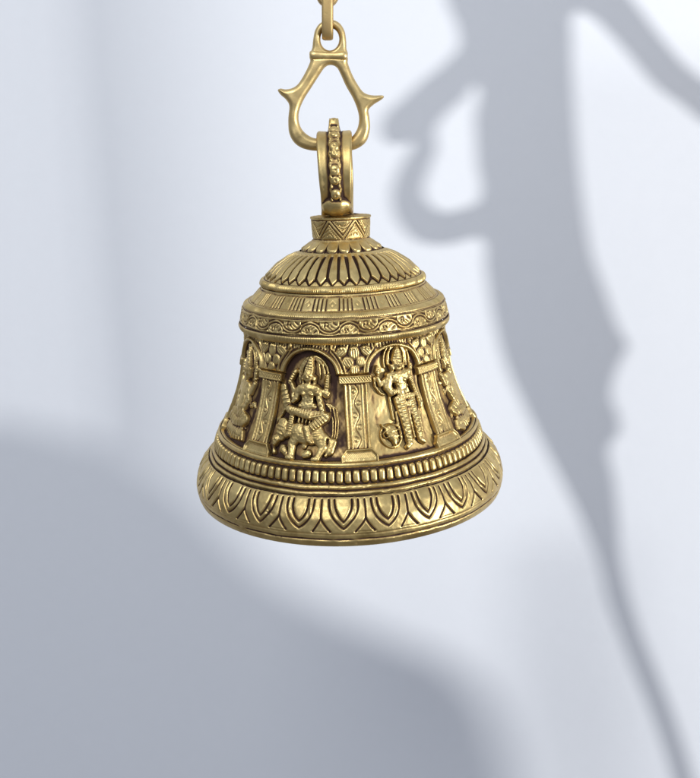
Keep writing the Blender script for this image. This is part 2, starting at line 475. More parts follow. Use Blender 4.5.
def f_pillar(X, Y):
    low = FLOOR - 1.5
    h = np.full(X.shape, low)
    ax = np.abs(X)
    # shaft
    sh = sst(12.4 - ax, -.5, .6) * sst(Y, 384, 385) * (1 - sst(Y, 449, 450))
    s = .2 + .9 * np.exp(-((ax - 10.7) / 1.1) ** 2) + .8 * np.exp(-((ax - 6.3) / 1.0) ** 2) + groove(ax - 8.5, .7, 1.0)
    s += groove(ax - 4.9, .45, .6)
    v = (Y - 386) / 13.0; f = v - np.floor(v) - .5; sg = np.where(np.floor(v) % 2 == 0, 1, -1)
    rad = np.hypot((X - sg * -1.4) * 1.0, f * 13 * .8)
    wv = 2.3 * np.sin((Y - 386) * 2 * PI / 24)
    s += groove((X - wv) * .88, .6, 1.2) * (ax < 4.0)
    f2 = ((Y - 386) / 12.0); f2 = (f2 - np.floor(f2) - .5) * 12; sg2 = np.where(np.floor((Y - 386) / 12.0) % 2 == 0, -1, 1)
    rad = np.hypot(X - sg2 * 2.2, f2)
    s += groove(rad - 2.3, .5, 1.0) * (ax < 4.0) * ((X - wv) * sg2 > .6)
    s += 0
    h = np.maximum(h, low + (s - low) * sh)
    # capital bar
    bx = sst(17.0 - ax, -.5, .9); by = sst(Y, 375.2, 376.2) * (1 - sst(Y, 384.0, 385))
    cbar = 2.0 + bump(Y, 380.2, 4.6, 1.0) - .8 * (0.5 + .5 * np.cos((X + Y * .8) * 2 * PI / 2.6)) ** 2 * ((Y > 377.6) & (Y < 382.8) & (ax < 15.5)) \
        - .8 * (0.5 + .5 * np.cos((X - Y * .8) * 2 * PI / 2.6)) ** 2 * ((Y > 377.6) & (Y < 382.8) & (ax < 15.5))
    h = np.maximum(h, low + (cbar - low) * bx * by)
    # base
    bw = 14.5 + 5.5 * sst(Y, 449, 458)
    ins = bw - ax
    top = sst(Y, 448.3, 449.6); bt = sst(ins, -.5, .8) * top
    inner = np.minimum(ins, Y - 448.6)
    b = .2 + 2.4 * np.exp(-((inner - 1.9) / 1.4) ** 2) - .7 * (0.5 + .5 * np.cos((X + Y) * 2 * PI / 2.2)) ** 2 * (inner > 4.6) * (Y < 459.5)
    h = np.maximum(h, low + (b - low) * bt)
    return h, -.02 + 0 * h
pil = patch('pillar', -22, 22, 374.6, 463.4, f_pillar, .36, flat=.82)

class Relief:
    def __init__(s, X, Y): s.X, s.Y = X, Y; s.h = np.full(X.shape, FLOOR - 1.5)
    def cap(s, x1, y1, r1, x2, y2, r2, z1=0., z2=None, k=.75, ribs=0, rd=.7, add=False):
        rd = rd * 1.35
        if z2 is None: z2 = z1
        if r1 > 1.2: r1, r2 = r1 * 1.08, r2 * 1.08
        dx, dy = x2 - x1, y2 - y1; L2 = dx * dx + dy * dy + 1e-6
        t = np.clip(((s.X - x1) * dx + (s.Y - y1) * dy) / L2, 0, 1)
        d = np.hypot(s.X - x1 - t * dx, s.Y - y1 - t * dy)
        r = r1 + (r2 - r1) * t; z = z1 + (z2 - z1) * t
        q = np.clip(1 - (d / r) ** 2, 0, 1)
        rl = np.where(r > 3.2, 3.2 + (r - 3.2) * .45, r)
        h = FLOOR - 1.2 + np.where(q > 0, (z - FLOOR + 1.2) * np.clip(q * 5, 0, 1) ** .5 + k * rl * np.sqrt(q), 0)
        if ribs: h = h - rd * (0.5 + .5 * np.cos(2 * PI * t * ribs)) ** 1.5 * (q > 0) * np.clip(q * 2, 0, 1)
        s.h = np.maximum(s.h, np.where(q > 0, h, -99))
    def path(s, pts, z=0., k=.75, ribs=0, rd=.6):
        for a, b in zip(pts[:-1], pts[1:]): s.cap(*a, *b, z, z, k, ribs, rd)
    def arc(s, cx, cy, rx, ry, a0, a1, r, z=0., n=14, ribs=0):
        A = np.radians(np.linspace(a0, a1, n))
        p = [(cx + rx * math.cos(a), cy - ry * math.sin(a), r) for a in A]
        s.path(p, z, .8, ribs)
    def cut(s, x1, y1, x2, y2, w=.6, dep=.7):
        dx, dy = x2 - x1, y2 - y1; L2 = dx * dx + dy * dy + 1e-6
        t = np.clip(((s.X - x1) * dx + (s.Y - y1) * dy) / L2, 0, 1)
        d = np.hypot(s.X - x1 - t * dx, s.Y - y1 - t * dy)
        s.h = s.h + groove(d, w, dep) * (s.h > FLOOR + .5)
    def dot(s, x, y, r=.8, hh=.8):
        q = np.clip(1 - ((s.X - x) ** 2 + (s.Y - y) ** 2) / r ** 2, 0, 1); s.h = s.h + hh * np.sqrt(q)

def face(R, x, y, r, z):
    """round face with eyes, nose, mouth, cheeks"""
    R.cap(x, y - r * .25, r * .92, x, y + r * .35, r * .78, z, k=.7)
    R.cap(x, y - r * .35, r * .16, x, y + r * .12, r * .26, z + r * .62, k=.8)
    for sx in (-1, 1):
        R.dot(x + sx * r * .42, y - r * .22, r * .26, r * .16)
        R.cut(x + sx * r * .22, y - r * .20, x + sx * r * .66, y - r * .24, .28, .5)
        R.cut(x + sx * r * .18, y - r * .55, x + sx * r * .70, y - r * .48, .3, .4)
        R.cap(x + sx * r * .98, y - r * .1, r * .22, x + sx * r * 1.02, y + r * .55, r * .3, z - .3, k=.7)
    R.cut(x - r * .30, y + r * .48, x + r * .30, y + r * .48, .3, .55)

def hand(R, x, y, s, z, up=1):
    R.cap(x, y, s * .62, x, y - up * s * .5, s * .58, z, k=.6)
    for i, dx in enumerate((-.45, -.15, .15, .45)):
        R.cap(x + dx * s, y - up * s * .5, s * .19, x + dx * s * 1.2, y - up * s * (1.25 - .12 * abs(i - 1.4)), s * .15, z + .3, k=.8)
    R.cap(x + .5 * s, y, s * .2, x + .9 * s, y - up * s * .5, s * .16, z + .3, k=.8)

def conv(ox, oy, sc, cx, cmp_):
    def T(zx, zy): return ((ox + zx * sc - cx) / cmp_, oy + zy * sc)
    return T

def fig_rider(X, Y):
    R = Relief(X, Y); S = .167; T = conv(260, 340, S, 309.6, .97)
    def C(a, ra, b, rb, z=0., **k):
        p, q = T(*a), T(*b); R.cap(p[0], p[1], ra * S, q[0], q[1], rb * S, z, **k)
    def Pth(pts, z=0., **k):
        R.path([(*T(a, b), r * S) for a, b, r in pts], z, **k)
    # rear drapery and halo
    c = T(322, 215)
    R.arc(c[0], c[1], 15.8, 19.5, -25, 205, 1.5, -3.0)
    R.arc(c[0], c[1], 12.6, 16.3, -20, 200, 1.1, -2.6)
    for dx in (-60, -38, 38, 60): Pth([(318 + dx * .35, 105, 7), (318 + dx, 150, 8), (318 + dx * 1.25, 230, 8)], -2.6)
    for i in range(3): Pth([(395 + i * 17, 375 + i * 4, 6), (430 + i * 19, 410, 6), (452 + i * 17, 480, 6), (458 + i * 15, 560, 5), (445 + i * 14, 640, 5)], -3.4)
    for i in range(3): Pth([(150 - i * 6, 400 + i * 14, 8), (120 - i * 8, 460 + i * 12, 8), (80 - i * 2, 500 + i * 14, 6)], -2.6)
    C((115, 300), 26, (150, 400), 36, -3.5, ribs=4)
    C((95, 540), 20, (90, 610), 26, -3.4); C((465, 610), 26, (450, 660), 30, -3.6); C((320, 680), 26, (300, 690), 22, -2.8)
    C((150, 665), 26, (175, 690), 20, -2.6, ribs=3); C((60, 655), 20, (90, 690), 18, -2.6)
    # beast: trunk, haunch, legs, neck, mane, head
    C((245, 560), 60, (330, 575), 56, -2.2); C((355, 560), 56, (385, 590), 44, -2.0)
    Pth([(385, 590, 42), (408, 640, 26), (385, 700, 20)], -1.8); C((380, 712), 22, (360, 716), 18, -1.4)
    Pth([(235, 590, 36), (212, 630, 26), (216, 700, 19)], -1.2); C((214, 712), 22, (195, 716), 17, -.8)
    Pth([(300, 600, 26), (290, 640, 18)], -3.0)
    C((170, 545), 44, (140, 560), 48, -2.0, ribs=4); C((140, 520), 40, (125, 590), 34, -1.6, ribs=3)
    C((102, 615), 26, (92, 640), 20, -.8); p = T(92, 618); R.dot(p[0] - 1.2, p[1], 1.1, .8); R.dot(p[0] + 1.8, p[1] - .6, 1.1, .8)
    Pth([(412, 560, 9), (445, 590, 9), (452, 650, 9), (430, 690, 10)], -2.2)
    # skirt, thighs, legs
    C((285, 400), 48, (330, 420), 44, -.6, ribs=3)
    C((330, 455), 30, (185, 425), 26, 2.2, ribs=9, rd=.9)
    C((205, 450), 19, (190, 560), 17, 1.0, ribs=8, rd=.8); C((190, 575), 17, (172, 590), 13, 1.0)
    C((345, 455), 34, (410, 455), 28, 1.4, ribs=4); C((405, 465), 31, (330, 530), 27, 2.4, ribs=6, rd=.9)
    C((300, 530), 20, (325, 600), 17, 2.2); C((325, 604), 17, (340, 618), 12, 2.2)
    for i in range(4): Pth([(250 + i * 26, 470, 8), (250 + i * 22, 500, 8)], 1.2)
    # torso
    C((293, 395), 40, (298, 360), 38, .6); C((265, 300), 36, (330, 300), 36, 1.2); C((297, 300), 46, (298, 365), 36, 1.0)
    C((248, 288), 21, (346, 288), 21, 1.4)
    for dx in (-22, 22): C((297 + dx, 325), 19, (297 + dx, 328), 18, 2.6)
    R.arc(*T(297, 285), 6.5, 6.0, 200, 340, .8, 3.8, 10); R.arc(*T(297, 275), 5.0, 9.0, 215, 325, .7, 4.0, 10)
    for k, (rx, ry) in enumerate(((5.0, 4.5), (6.6, 8.0), (7.6, 12.0))): R.arc(*T(297, 272), rx, ry, 205, 335, .75, 4.4 - k * .2, 12, ribs=1)
    for dx in (-1, 1): R.dot(*T(297 + dx * 22, 322), 2.2, 1.2)
    R.cut(*T(297, 330), *T(297, 380), .5, .6); C((262, 385), 8, (335, 385), 8, 3.4, ribs=9); C((268, 358), 6, (328, 358), 6, 3.6, ribs=7)
    C((250, 396), 10, (345, 400), 10, 3.0, ribs=9)
    # arms
    Pth([(250, 290, 20), (205, 315, 17), (185, 270, 14)], -.6); C((172, 262), 15, (212, 190), 14, 0.2, ribs=5, rd=.9)
    Pth([(346, 290, 20), (395, 320, 18), (404, 290, 14)], -.6); C((405, 325), 24, (412, 318), 20, .4, ribs=2)
    C((407, 285), 17, (413, 215), 13, .2, ribs=5, rd=.9)
    Pth([(240, 300, 19), (225, 355, 17), (205, 375, 14)], 1.6); p = T(200, 345); hand(R, p[0], p[1], 16 * S * 1.1, 1.8)
    Pth([(352, 300, 20), (372, 370, 18), (392, 430, 17)], 1.8, ribs=2); C((398, 445), 20, (415, 462), 17, 3.4, ribs=3)
    Pth([(318, 470, 8), (430, 440, 7)], 4.4)
    # head and crown
    C((299, 262), 17, (299, 250), 17, 1.5)
    p = T(298, 216); face(R, p[0], p[1], 33 * S, 3.0)
    C((302, 188), 31, (306, 165), 28, 1.8, ribs=2); C((306, 165), 27, (312, 112), 15, 1.6, ribs=3, rd=.5); C((313, 104), 11, (314, 98), 8, 1.6)
    for dx in (-16, -5, 6, 17): R.cut(*T(303 + dx, 186), *T(311 + dx * .4, 112), .45, .8)
    for dx in (-1, 1): C((299 + dx * 38, 225), 12, (299 + dx * 34, 262), 11, .8)
    R.h += .05 * np.sin(X * 2.3 + 1.1 * np.sin(Y * .9)) * np.sin(Y * 1.3 + X * 1.7) * (R.h > FLOOR + .5)
    return R.h, 0.0

def fig_stand(X, Y):
    R = Relief(X, Y); S = .167; T = conv(360, 330, S, 398.5, .90)
    def C(a, ra, b, rb, z=0., **k):
        p, q = T(*a), T(*b); R.cap(p[0], p[1], ra * S, q[0], q[1], rb * S, z, **k)
    def Pth(pts, z=0., **k):
        R.path([(*T(a, b), r * S) for a, b, r in pts], z, **k)
    c = T(252, 215)
    R.arc(c[0], c[1], 15.5, 19, -15, 195, 1.3, -2.6); R.arc(c[0], c[1], 11.5, 15, -10, 190, 1.1, -2.2)
    for dx in (-48, 48, 62): Pth([(250 + dx * .6, 120, 7), (250 + dx, 170, 8), (248 + dx, 250, 7)], -2.2)
    # pole, disc and lion mask
    C((180, 420), 9, (182, 560), 9, -2.4); 
    R.arc(*T(150, 655), 11.6, 11.6, 0, 360, 1.3, -3.2, 26)
    C((150, 628), 40, (158, 660), 34, -1.6); C((156, 660), 24, (158, 705), 13, -.6)
    for dx in (-36, 36): 
        p = T(154 + dx, 645); R.arc(p[0], p[1], 2.9, 3.4, 0, 360, .7, .6, 12); R.dot(p[0], p[1], 1.3, 1.2)
        C((154 + dx * 1.1, 600), 12, (154 + dx * 1.4, 585), 8, -1.4)
    # legs and skirt
    C((236, 455), 38, (244, 560), 30, .8, ribs=4, rd=.9); C((244, 560), 30, (246, 700), 24, .8, ribs=4, rd=.8)
    C((304, 455), 34, (318, 560), 26, -.2, ribs=4, rd=.8); C((318, 560), 26, (320, 690), 21, -.2, ribs=4, rd=.7)
    C((278, 470), 12, (284, 690), 9, -.6); C((352, 520), 10, (350, 660), 14, -2.6); C((206, 520), 9, (204, 670), 13, -2.6)
    C((246, 722), 19, (226, 738), 15, .2); C((322, 712), 17, (342, 730), 14, -.2)
    for i in range(3): Pth([(330 + i * 12, 460 + i * 10, 7), (352 + i * 8, 540 + i * 10, 7), (345 + i * 4, 600 + i * 8, 5)], -2.8)
    C((215, 440), 17, (325, 436), 17, 1.4, ribs=7)
    R.arc(*T(275, 440), 6.5, 9, 190, 350, .9, 1.6, 10)
    C((225, 470), 12, (290, 478), 12, 1.8, ribs=5)
    # torso
    C((250, 400), 38, (262, 375), 34, .6); C((215, 312), 34, (285, 306), 34, .8); C((248, 325), 46, (258, 385), 34, .6)
    C((188, 298), 24, (308, 290), 24, .8)
    for dx in (-24, 24): C((246 + dx, 330), 18, (246 + dx, 333), 18, 2.0)
    C((266, 402), 15, (268, 408), 13, 3.0)
    C((196, 292), 8, (290, 372), 8, 3.4, ribs=6); C((285, 292), 7, (222, 360), 7, 3.2, ribs=6)
    R.arc(*T(245, 280), 6.2, 5.5, 200, 340, .8, 3.2, 10)
    for k, (rx, ry) in enumerate(((5.0, 4.0), (6.4, 7.5))): R.arc(*T(245, 276), rx, ry, 205, 335, .75, 3.8, 12, ribs=1)
    for dx in (-1, 1): R.dot(*T(246 + dx * 24, 330), 2.2, 1.1)
    C((232, 420), 7, (305, 420), 7, 2.6, ribs=8)
    # arms
    Pth([(188, 305, 24), (172, 365, 27), (190, 395, 22)], 1.0); C((190, 400), 22, (225, 392), 16, 2.6, ribs=3)
    Pth([(185, 310, 20), (135, 345, 16), (122, 300, 13)], -.8); p = T(126, 272); hand(R, p[0], p[1], 17 * S * 1.2, -.2)
    Pth([(104, 300, 9), (104, 350, 9), (128, 392, 9), (150, 405, 9)], -1.6, ribs=2)
    C((125, 262), 18, (128, 235), 9, -.4, ribs=2)
    Pth([(305, 300, 21), (328, 352, 18)], .6, ribs=3); Pth([(328, 352, 18), (352, 420, 17), (368, 490, 14)], .2, ribs=4, rd=.9)
    Pth([(312, 290, 16), (335, 275, 13), (335, 252, 11)], -1.0); C((335, 262), 17, (337, 240), 9, -.6, ribs=2); C((370, 495), 17, (366, 515), 13, .4)
    # head, crown
    C((244, 280), 17, (244, 268), 17, 1.3)
    p = T(242, 238); face(R, p[0], p[1], 34 * S, 2.8)
    C((244, 206), 36, (246, 196), 34, 1.4, ribs=1); C((246, 190), 32, (250, 160), 25, 1.4, ribs=2); C((250, 158), 22, (253, 135), 12, 1.4, ribs=2)
    for i in range(6): R.dot(*T(214 + i * 12, 204 - abs(i - 2.5) * -1.5), .8, .7)
    for dx in (-1, 1): C((243 + dx * 37, 238), 12, (243 + dx * 34, 275), 12, .6)
    R.h += .05 * np.sin(X * 2.3 + 1.1 * np.sin(Y * .9)) * np.sin(Y * 1.3 + X * 1.7) * (R.h > FLOOR + .5)
    return R.h, 0.0

def fig_seated(X, Y, var=0):
    R = Relief(X, Y)
    C = lambda x1, y1, r1, x2, y2, r2, z=0., **k: R.cap(x1, y1, r1, x2, y2, r2, z, **k)
    R.arc(0, 375, 15, 20, -20, 200, 1.6, -2.6, 18, ribs=2); R.arc(0, 375, 11, 16, -10, 190, 1.2, -2.2)
    for i in range(9):                                        # leafy surround
        a = math.radians(-30 + i * 30); R.cap(19 * math.cos(a), 378 - 22 * math.sin(a), 2.6, 23 * math.cos(a), 378 - 26 * math.sin(a), 1.6, -2.6, ribs=2)
    rq = np.random.RandomState(11 + var)
    for i in range(34):
        x, y = rq.uniform(-25, 25), rq.uniform(392, 458); a = rq.uniform(0, PI)
        if abs(x) > 13: C(x, y, 2.4, x + 4 * math.cos(a), y + 4 * math.sin(a), 1.4, -2.6, ribs=2)
    # lotus throne
    for i in range(-4, 5):
        C(i * 5.2, 447, 3.4, i * 6.6, 457 - abs(i) * .8, 1.4, -.6, k=.8)
    for i in range(-3, 4): C(i * 5.6, 443, 3.2, i * 5.0, 436, 1.6, -1.2)
    C(-20, 449, 2.2, 20, 449, 2.2, 1.0, ribs=12)
    # crossed legs
    C(-3, 428, 7.0, -19, 433, 6.0, 1.4, ribs=4, rd=.9); C(3, 428, 7.0, 19, 433, 6.0, 1.4, ribs=4, rd=.9)
    C(-18, 436, 5.0, 6, 439, 4.0, 3.2, ribs=4, rd=.9); C(18, 436, 5.0, -4, 440, 4.0, 2.6, ribs=4)
    # torso / belly
    C(0, 420, 8.5 + var * 2, 0, 412, 8.0 + var * 1.5, 1.6); C(-5, 402, 6, 5, 402, 6, 1.6); C(0, 404, 8, 0, 416, 6.5, 1.4)
    C(-8, 397, 3.8, 8, 397, 3.8, 1.6); C(-9, 421, 1.8, 9, 421, 1.8, 4.6, ribs=6)
    R.arc(0, 396, 6, 8, 200, 340, .9, 4.4, 10); R.arc(0, 396, 4, 12, 210, 330, .7, 4.2, 10)
    # four arms
    for s in (-1, 1):
        R.path([(s * 9, 398, 3.6), (s * 15, 404, 3.2), (s * 19, 394, 2.6)], 0.); hand(R, s * 19.5, 389, 3.0, .6)
        C(s * 19.5, 384, 2.8, s * 20, 375, 1.8, .2, ribs=3)
        R.path([(s * 9, 400, 3.6), (s * 14, 412, 3.4), (s * 11, 422, 3.0)], 2.2, ribs=2); hand(R, s * 11, 424, 2.8, 3.8, -1 if s > 0 else 1)
        C(s * 6.6, 380, 2.0, s * 6.2, 388, 1.8, 1.0)
    C(0, 392, 3, 0, 388, 3, 1.8)
    face(R, 0, 382, 5.6, 2.6)
    C(0, 376, 6, 0, 372, 5, 2.0, ribs=1); C(0, 371, 4.6, 0, 362, 2.4, 2.0, ribs=3); C(0, 360, 1.6, 0, 358, 1.2, 2.0)
    if var:
        C(0, 384, 3.2, 2.5, 397, 2.2, 4.8, ribs=4)
        C(-15, 455, 4, -24, 452, 3, -.6)
    return R.h, 0.0

fA = patch('deity_figure', -36, 36, 349, 462.6, fig_rider, .3, soft=2, flat=.9, gain=.8, wash=.35); fA['label'] = 'seated crowned figure riding a beast in the niche left of the centre pillar'
fB = patch('deity_figure', -36, 36, 349, 462.6, fig_stand, .3, soft=2, flat=.85, gain=.75, wash=.15); fB['label'] = 'standing crowned figure with an animal mask at its feet in the niche right of the centre pillar'
fC = patch('deity_figure', -34, 34, 349, 462.6, lambda X, Y: fig_seated(X, Y, 0), .36, wash=.3, flat=.62)
fD = patch('deity_figure', -34, 34, 349, 462.6, lambda X, Y: fig_seated(X, Y, 1), .36, wash=.3, flat=.62)

def spin(o, deg): o.rotation_euler = (0, 0, math.radians(deg))      # + theta = towards +X from -Y
spin(pil, PIL[0])
for a in PIL[1:]:
    c = pil.copy(); COL.objects.link(c); c.parent = bell; spin(c, a)
spin(fA, NICHE[7]); spin(fB, NICHE[0]); spin(fC, NICHE[6]); spin(fD, NICHE[1])
for src, a in ((fA, NICHE[2]), (fC, NICHE[3]), (fB, NICHE[4]), (fD, NICHE[5])):
    c = src.copy(); COL.objects.link(c); c.parent = bell; spin(c, a)
    if 'label' in c: del c['label']

# ------------------------------------------------------------------ suspension ring on the bell's crown
def ring_mesh():
    na = 900; 
    A = np.linspace(0, 2 * PI, na + 1)[:-1]                   # 0 = top, pi/2 = front (towards camera)
    V = np.linspace(-1, 1, 150)
    a = A[:, None]; v = V[None]
    half = 17.0 - 3.2 * np.exp(-((a - 2.5) / .65) ** 2) + .5 * np.sin(a * 3)
    ax = np.abs(v) * half
    edge = 2.2 * (1 - np.sqrt(np.clip(1 - np.clip((ax - half + 2.6) / 2.6, 0, 1) ** 2, 0, 1)))
    h = -edge - .5 * np.exp(-((ax - 10) / 4) ** 2)
    s = a * 40.0
    wr = 5.6 + .5 * np.cos(s * 2 * PI / 11)
    ridge = sst(wr - ax, -.6, 1.0) * 3.0
    stud = np.zeros_like(h)
    for i in range(23):
        c0 = i * 11.0 + 3 + 2.2 * math.sin(i * 2.7); r0 = 5.0 if i % 2 else 4.0
        q = np.hypot(s - c0, ax) / r0
        stud = np.maximum(stud, (3.4 if i % 2 else 2.4) * (.8 + .4 * ((i * 7) % 5) / 4) * np.sqrt(np.clip(1 - q * q, 0, 1)))
        stud = stud - .9 * np.exp(-(np.hypot(s - c0, ax) / 1.0) ** 2)
        for sx in (-1, 1):
            q2 = np.hypot(s - c0 - 5.5, v * half - sx * 4.2) / 1.5
            stud = np.maximum(stud, 1.4 * np.sqrt(np.clip(1 - q2 * q2, 0, 1)))
    aw = np.minimum(a, 2 * PI - a)
    spike = sst(5.2 - ax, -.5, .8) * 5.5 * np.exp(-(aw / .13) ** 4)
    spike = spike + sst(5.8 - ax, -.5, .8) * 2.5 * np.exp(-(aw / .25) ** 4)
    knob = 7.5 * np.sqrt(np.clip(1 - ((a - 2.42) / .28) ** 2 - (ax / 14.5) ** 2, 0, 1))
    h = h + np.maximum(ridge + stud + spike, knob) - .8 * np.exp(-((ax - 7.0) / 1.3) ** 2) * (1 - np.exp(-((a - 2.42) / .3) ** 4)) - .5 * sst(a, 1.6, 2.2) * np.exp(-((ax - 9) / 3) ** 2)
    h = h + .12 * np.sin(s * 1.9 + v * 7) * np.sin(s * .83 - v * 9 + 1) * (ax < 7)
    h = blur(h, 1, 1)
    k = 3; cav = blur(h, k * 2, k) - h; cav2 = blur(h, k * 6, k * 4) - h
    pat = np.clip(cav * .9 + cav2 * .35, -.3, .9) + .22 * np.exp(-((ax - 7.0) / 2.2) ** 2) + .16 * (ax < 6) + .3 * sst(a, 1.9, 2.5) * (1 - sst(a, 3.2, 3.8)) * np.exp(-((ax - 10) / 4) ** 2)
    ez, ey = 43.0, 35.0
    nz_, ny_ = np.cos(a), -np.sin(a)
    Pz = ez * np.cos(a) + h * nz_; Py = -ey * np.sin(a) + h * ny_
    outer = np.stack([v * half + 0 * a, Py + 0 * v, Pz + 0 * v], -1)
    vi = V[::-1][None]; iz, iy = ez - 8.5, ey - 8.5
    eb = 1.8 * (1 - np.sqrt(np.clip(1 - np.clip((np.abs(vi) * half - half + 2.6) / 2.6, 0, 1) ** 2, 0, 1)))
    inner = np.stack([vi * half * .985 + 0 * a, -(iy + eb) * np.sin(a) + 0 * vi, (iz + eb) * np.cos(a) + 0 * vi], -1)
    P = np.concatenate([outer, inner], 1); pt = np.concatenate([pat, np.full(pat.shape, .15)], 1)
    P = np.concatenate([P, P[:, :1]], 1); pt = np.concatenate([pt, pt[:, :1]], 1)
    P = np.concatenate([P, P[:1]], 0); pt = np.concatenate([pt, pt[:1]], 0)
    return P, pt
P, pt = ring_mesh()
P = P + np.array([-3.2, 0, 302.0])
grid_mesh('suspension_ring', P, pt, BRASS, bell)
# foot that fuses the ring to the collar
rad = np.linspace(0, 1, 40)[:, None]; th = np.linspace(0, 2 * PI, 161)[:-1][None]
fr = 17 - 6.5 * sst(rad, 0, .8) + 0 * th
P = np.stack([-2.4 + fr * np.sin(th), -fr * 1.0 * np.cos(th), 260.3 + 7.5 * rad + .3 * np.sin(6 * th)], -1)
grid_mesh('ring_foot', P, .3 + 0 * fr, BRASS, bell, wrap=True, flip=True)

# ------------------------------------------------------------------ hook and chain
def I2W(x, y, Y=0.0): return Vector(((x - 350), Y, (YH - y)))   # at the axis depth one pixel is one unit

def sweep(pts, closed, flat=1.0, ns=28, sub=8, up=Vector((0, 1, 0)), squareness=2.0):
    """pts: (x,y,z,r) list; smooth tube; 'flat' scales the section along `up`"""
    n = len(pts); out = []
    A = [np.array(p, float) for p in pts]
    segs = n if closed else n - 1
    for i in range(segs):
        g = lambda k: A[k % n] if closed else A[max(0, min(n - 1, k))]
        p0, p1, p2, p3 = g(i - 1), g(i), g(i + 1), g(i + 2)
        for j in range(sub):
            t = j / sub
            out.append(.5 * ((2 * p1) + (-p0 + p2) * t + (2 * p0 - 5 * p1 + 4 * p2 - p3) * t * t + (-p0 + 3 * p1 - 3 * p2 + p3) * t ** 3))
    if not closed: out.append(A[-1])
    Q = np.array(out); m = len(Q)
    vs = []; fs = []
    for i in range(m):
        a = Q[(i - 1) % m] if closed else Q[max(0, i - 1)]; b = Q[(i + 1) % m] if closed else Q[min(m - 1, i + 1)]
        t = Vector(b[:3] - a[:3]).normalized(); s = t.cross(up).normalized(); w = s.cross(t).normalized()
        for k in range(ns):
            an = 2 * PI * k / ns; ca, sa = math.cos(an), math.sin(an)
            e = 2.0 / squareness
            ca = math.copysign(abs(ca) ** e, ca); sa = math.copysign(abs(sa) ** e, sa)
            vs.append(Vector(Q[i][:3]) + s * ca * Q[i][3] + w * sa * Q[i][3] * flat)
    for i in range(m if closed else m - 1):
        for k in range(ns):
            a, b = i * ns + k, i * ns + (k + 1) % ns; c, d = ((i + 1) % m) * ns + (k + 1) % ns, ((i + 1) % m) * ns + k
            fs.append((a, b, c, d))
    if not closed:
        fs.append(tuple(range(ns))[::-1]); fs.append(tuple((m - 1) * ns + k for k in range(ns)))
    return vs, fs

def join(lists):
    V, F = [], []
    for vs, fs in lists:
        o = len(V); V += [v * U for v in vs]; F += [tuple(i + o for i in f) for f in fs]
    return V, F
def raw_mesh(name, V, F, mat, parent=None, smooth=True, patina=0.08):
    me = bpy.data.meshes.new(name); me.from_pydata([tuple(v) for v in V], [], F); me.update()
    at = me.attributes.new('patina', 'FLOAT', 'POINT'); at.data.foreach_set('value', [patina] * len(V))
    if smooth: me.polygons.foreach_set('use_smooth', [True] * len(me.polygons))
    me.materials.append(mat)
    o = bpy.data.objects.new(name, me); COL.objects.link(o)
    if parent: o.parent = parent
    return o
def fuse(o, voxel, it=6):
    r = o.modifiers.new('fuse', 'REMESH'); r.mode = 'VOXEL'; r.voxel_size = voxel * U; r.use_smooth_shade = True
    s = o.modifiers.new('soften', 'SMOOTH'); s.iterations = it; s.factor = .5
    dg = bpy.context.evaluated_depsgraph_get(); dg.update()
    me = bpy.data.meshes.new_from_object(o.evaluated_get(dg)); o.modifiers.clear(); o.data = me
    return o

hook = empty('forged_hook', tuple(I2W(330, 150) * U))
tag(hook, 'brass pear-shaped hook with two side spikes holding the bell by its ring', 'hook')
def H(pts, Y=0.0): return [(*I2W(x, y, (q[0] if q else Y)), r) for x, y, r, *q in pts]
def smooth_poly(pts, sub=8):
    A = np.array(pts, float); n = len(A); out = []
    for i in range(n):
        p0, p1, p2, p3 = A[i - 1], A[i], A[(i + 1) % n], A[(i + 2) % n]
        for j in range(sub):
            t = j / sub
            out.append(.5 * ((2 * p1) + (-p0 + p2) * t + (2 * p0 - 5 * p1 + 4 * p2 - p3) * t * t + (-p0 + 3 * p1 - 3 * p2 + p3) * t ** 3))
    return np.array(out)
def poly_sdf(X, Y, poly):       # + inside
    d = np.full(X.shape, 1e9); ins = np.zeros(X.shape, bool)
    for (x1, y1), (x2, y2) in zip(poly, np.roll(poly, -1, 0)):
        dx, dy = x2 - x1, y2 - y1
        t = np.clip(((X - x1) * dx + (Y - y1) * dy) / (dx * dx + dy * dy + 1e-9), 0, 1)
        d = np.minimum(d, np.hypot(X - x1 - t * dx, Y - y1 - t * dy))
        ins ^= ((y1 > Y) != (y2 > Y)) & (X < (x2 - x1) * (Y - y1) / (y2 - y1 + 1e-12) + x1)
    return np.where(ins, d, -d)
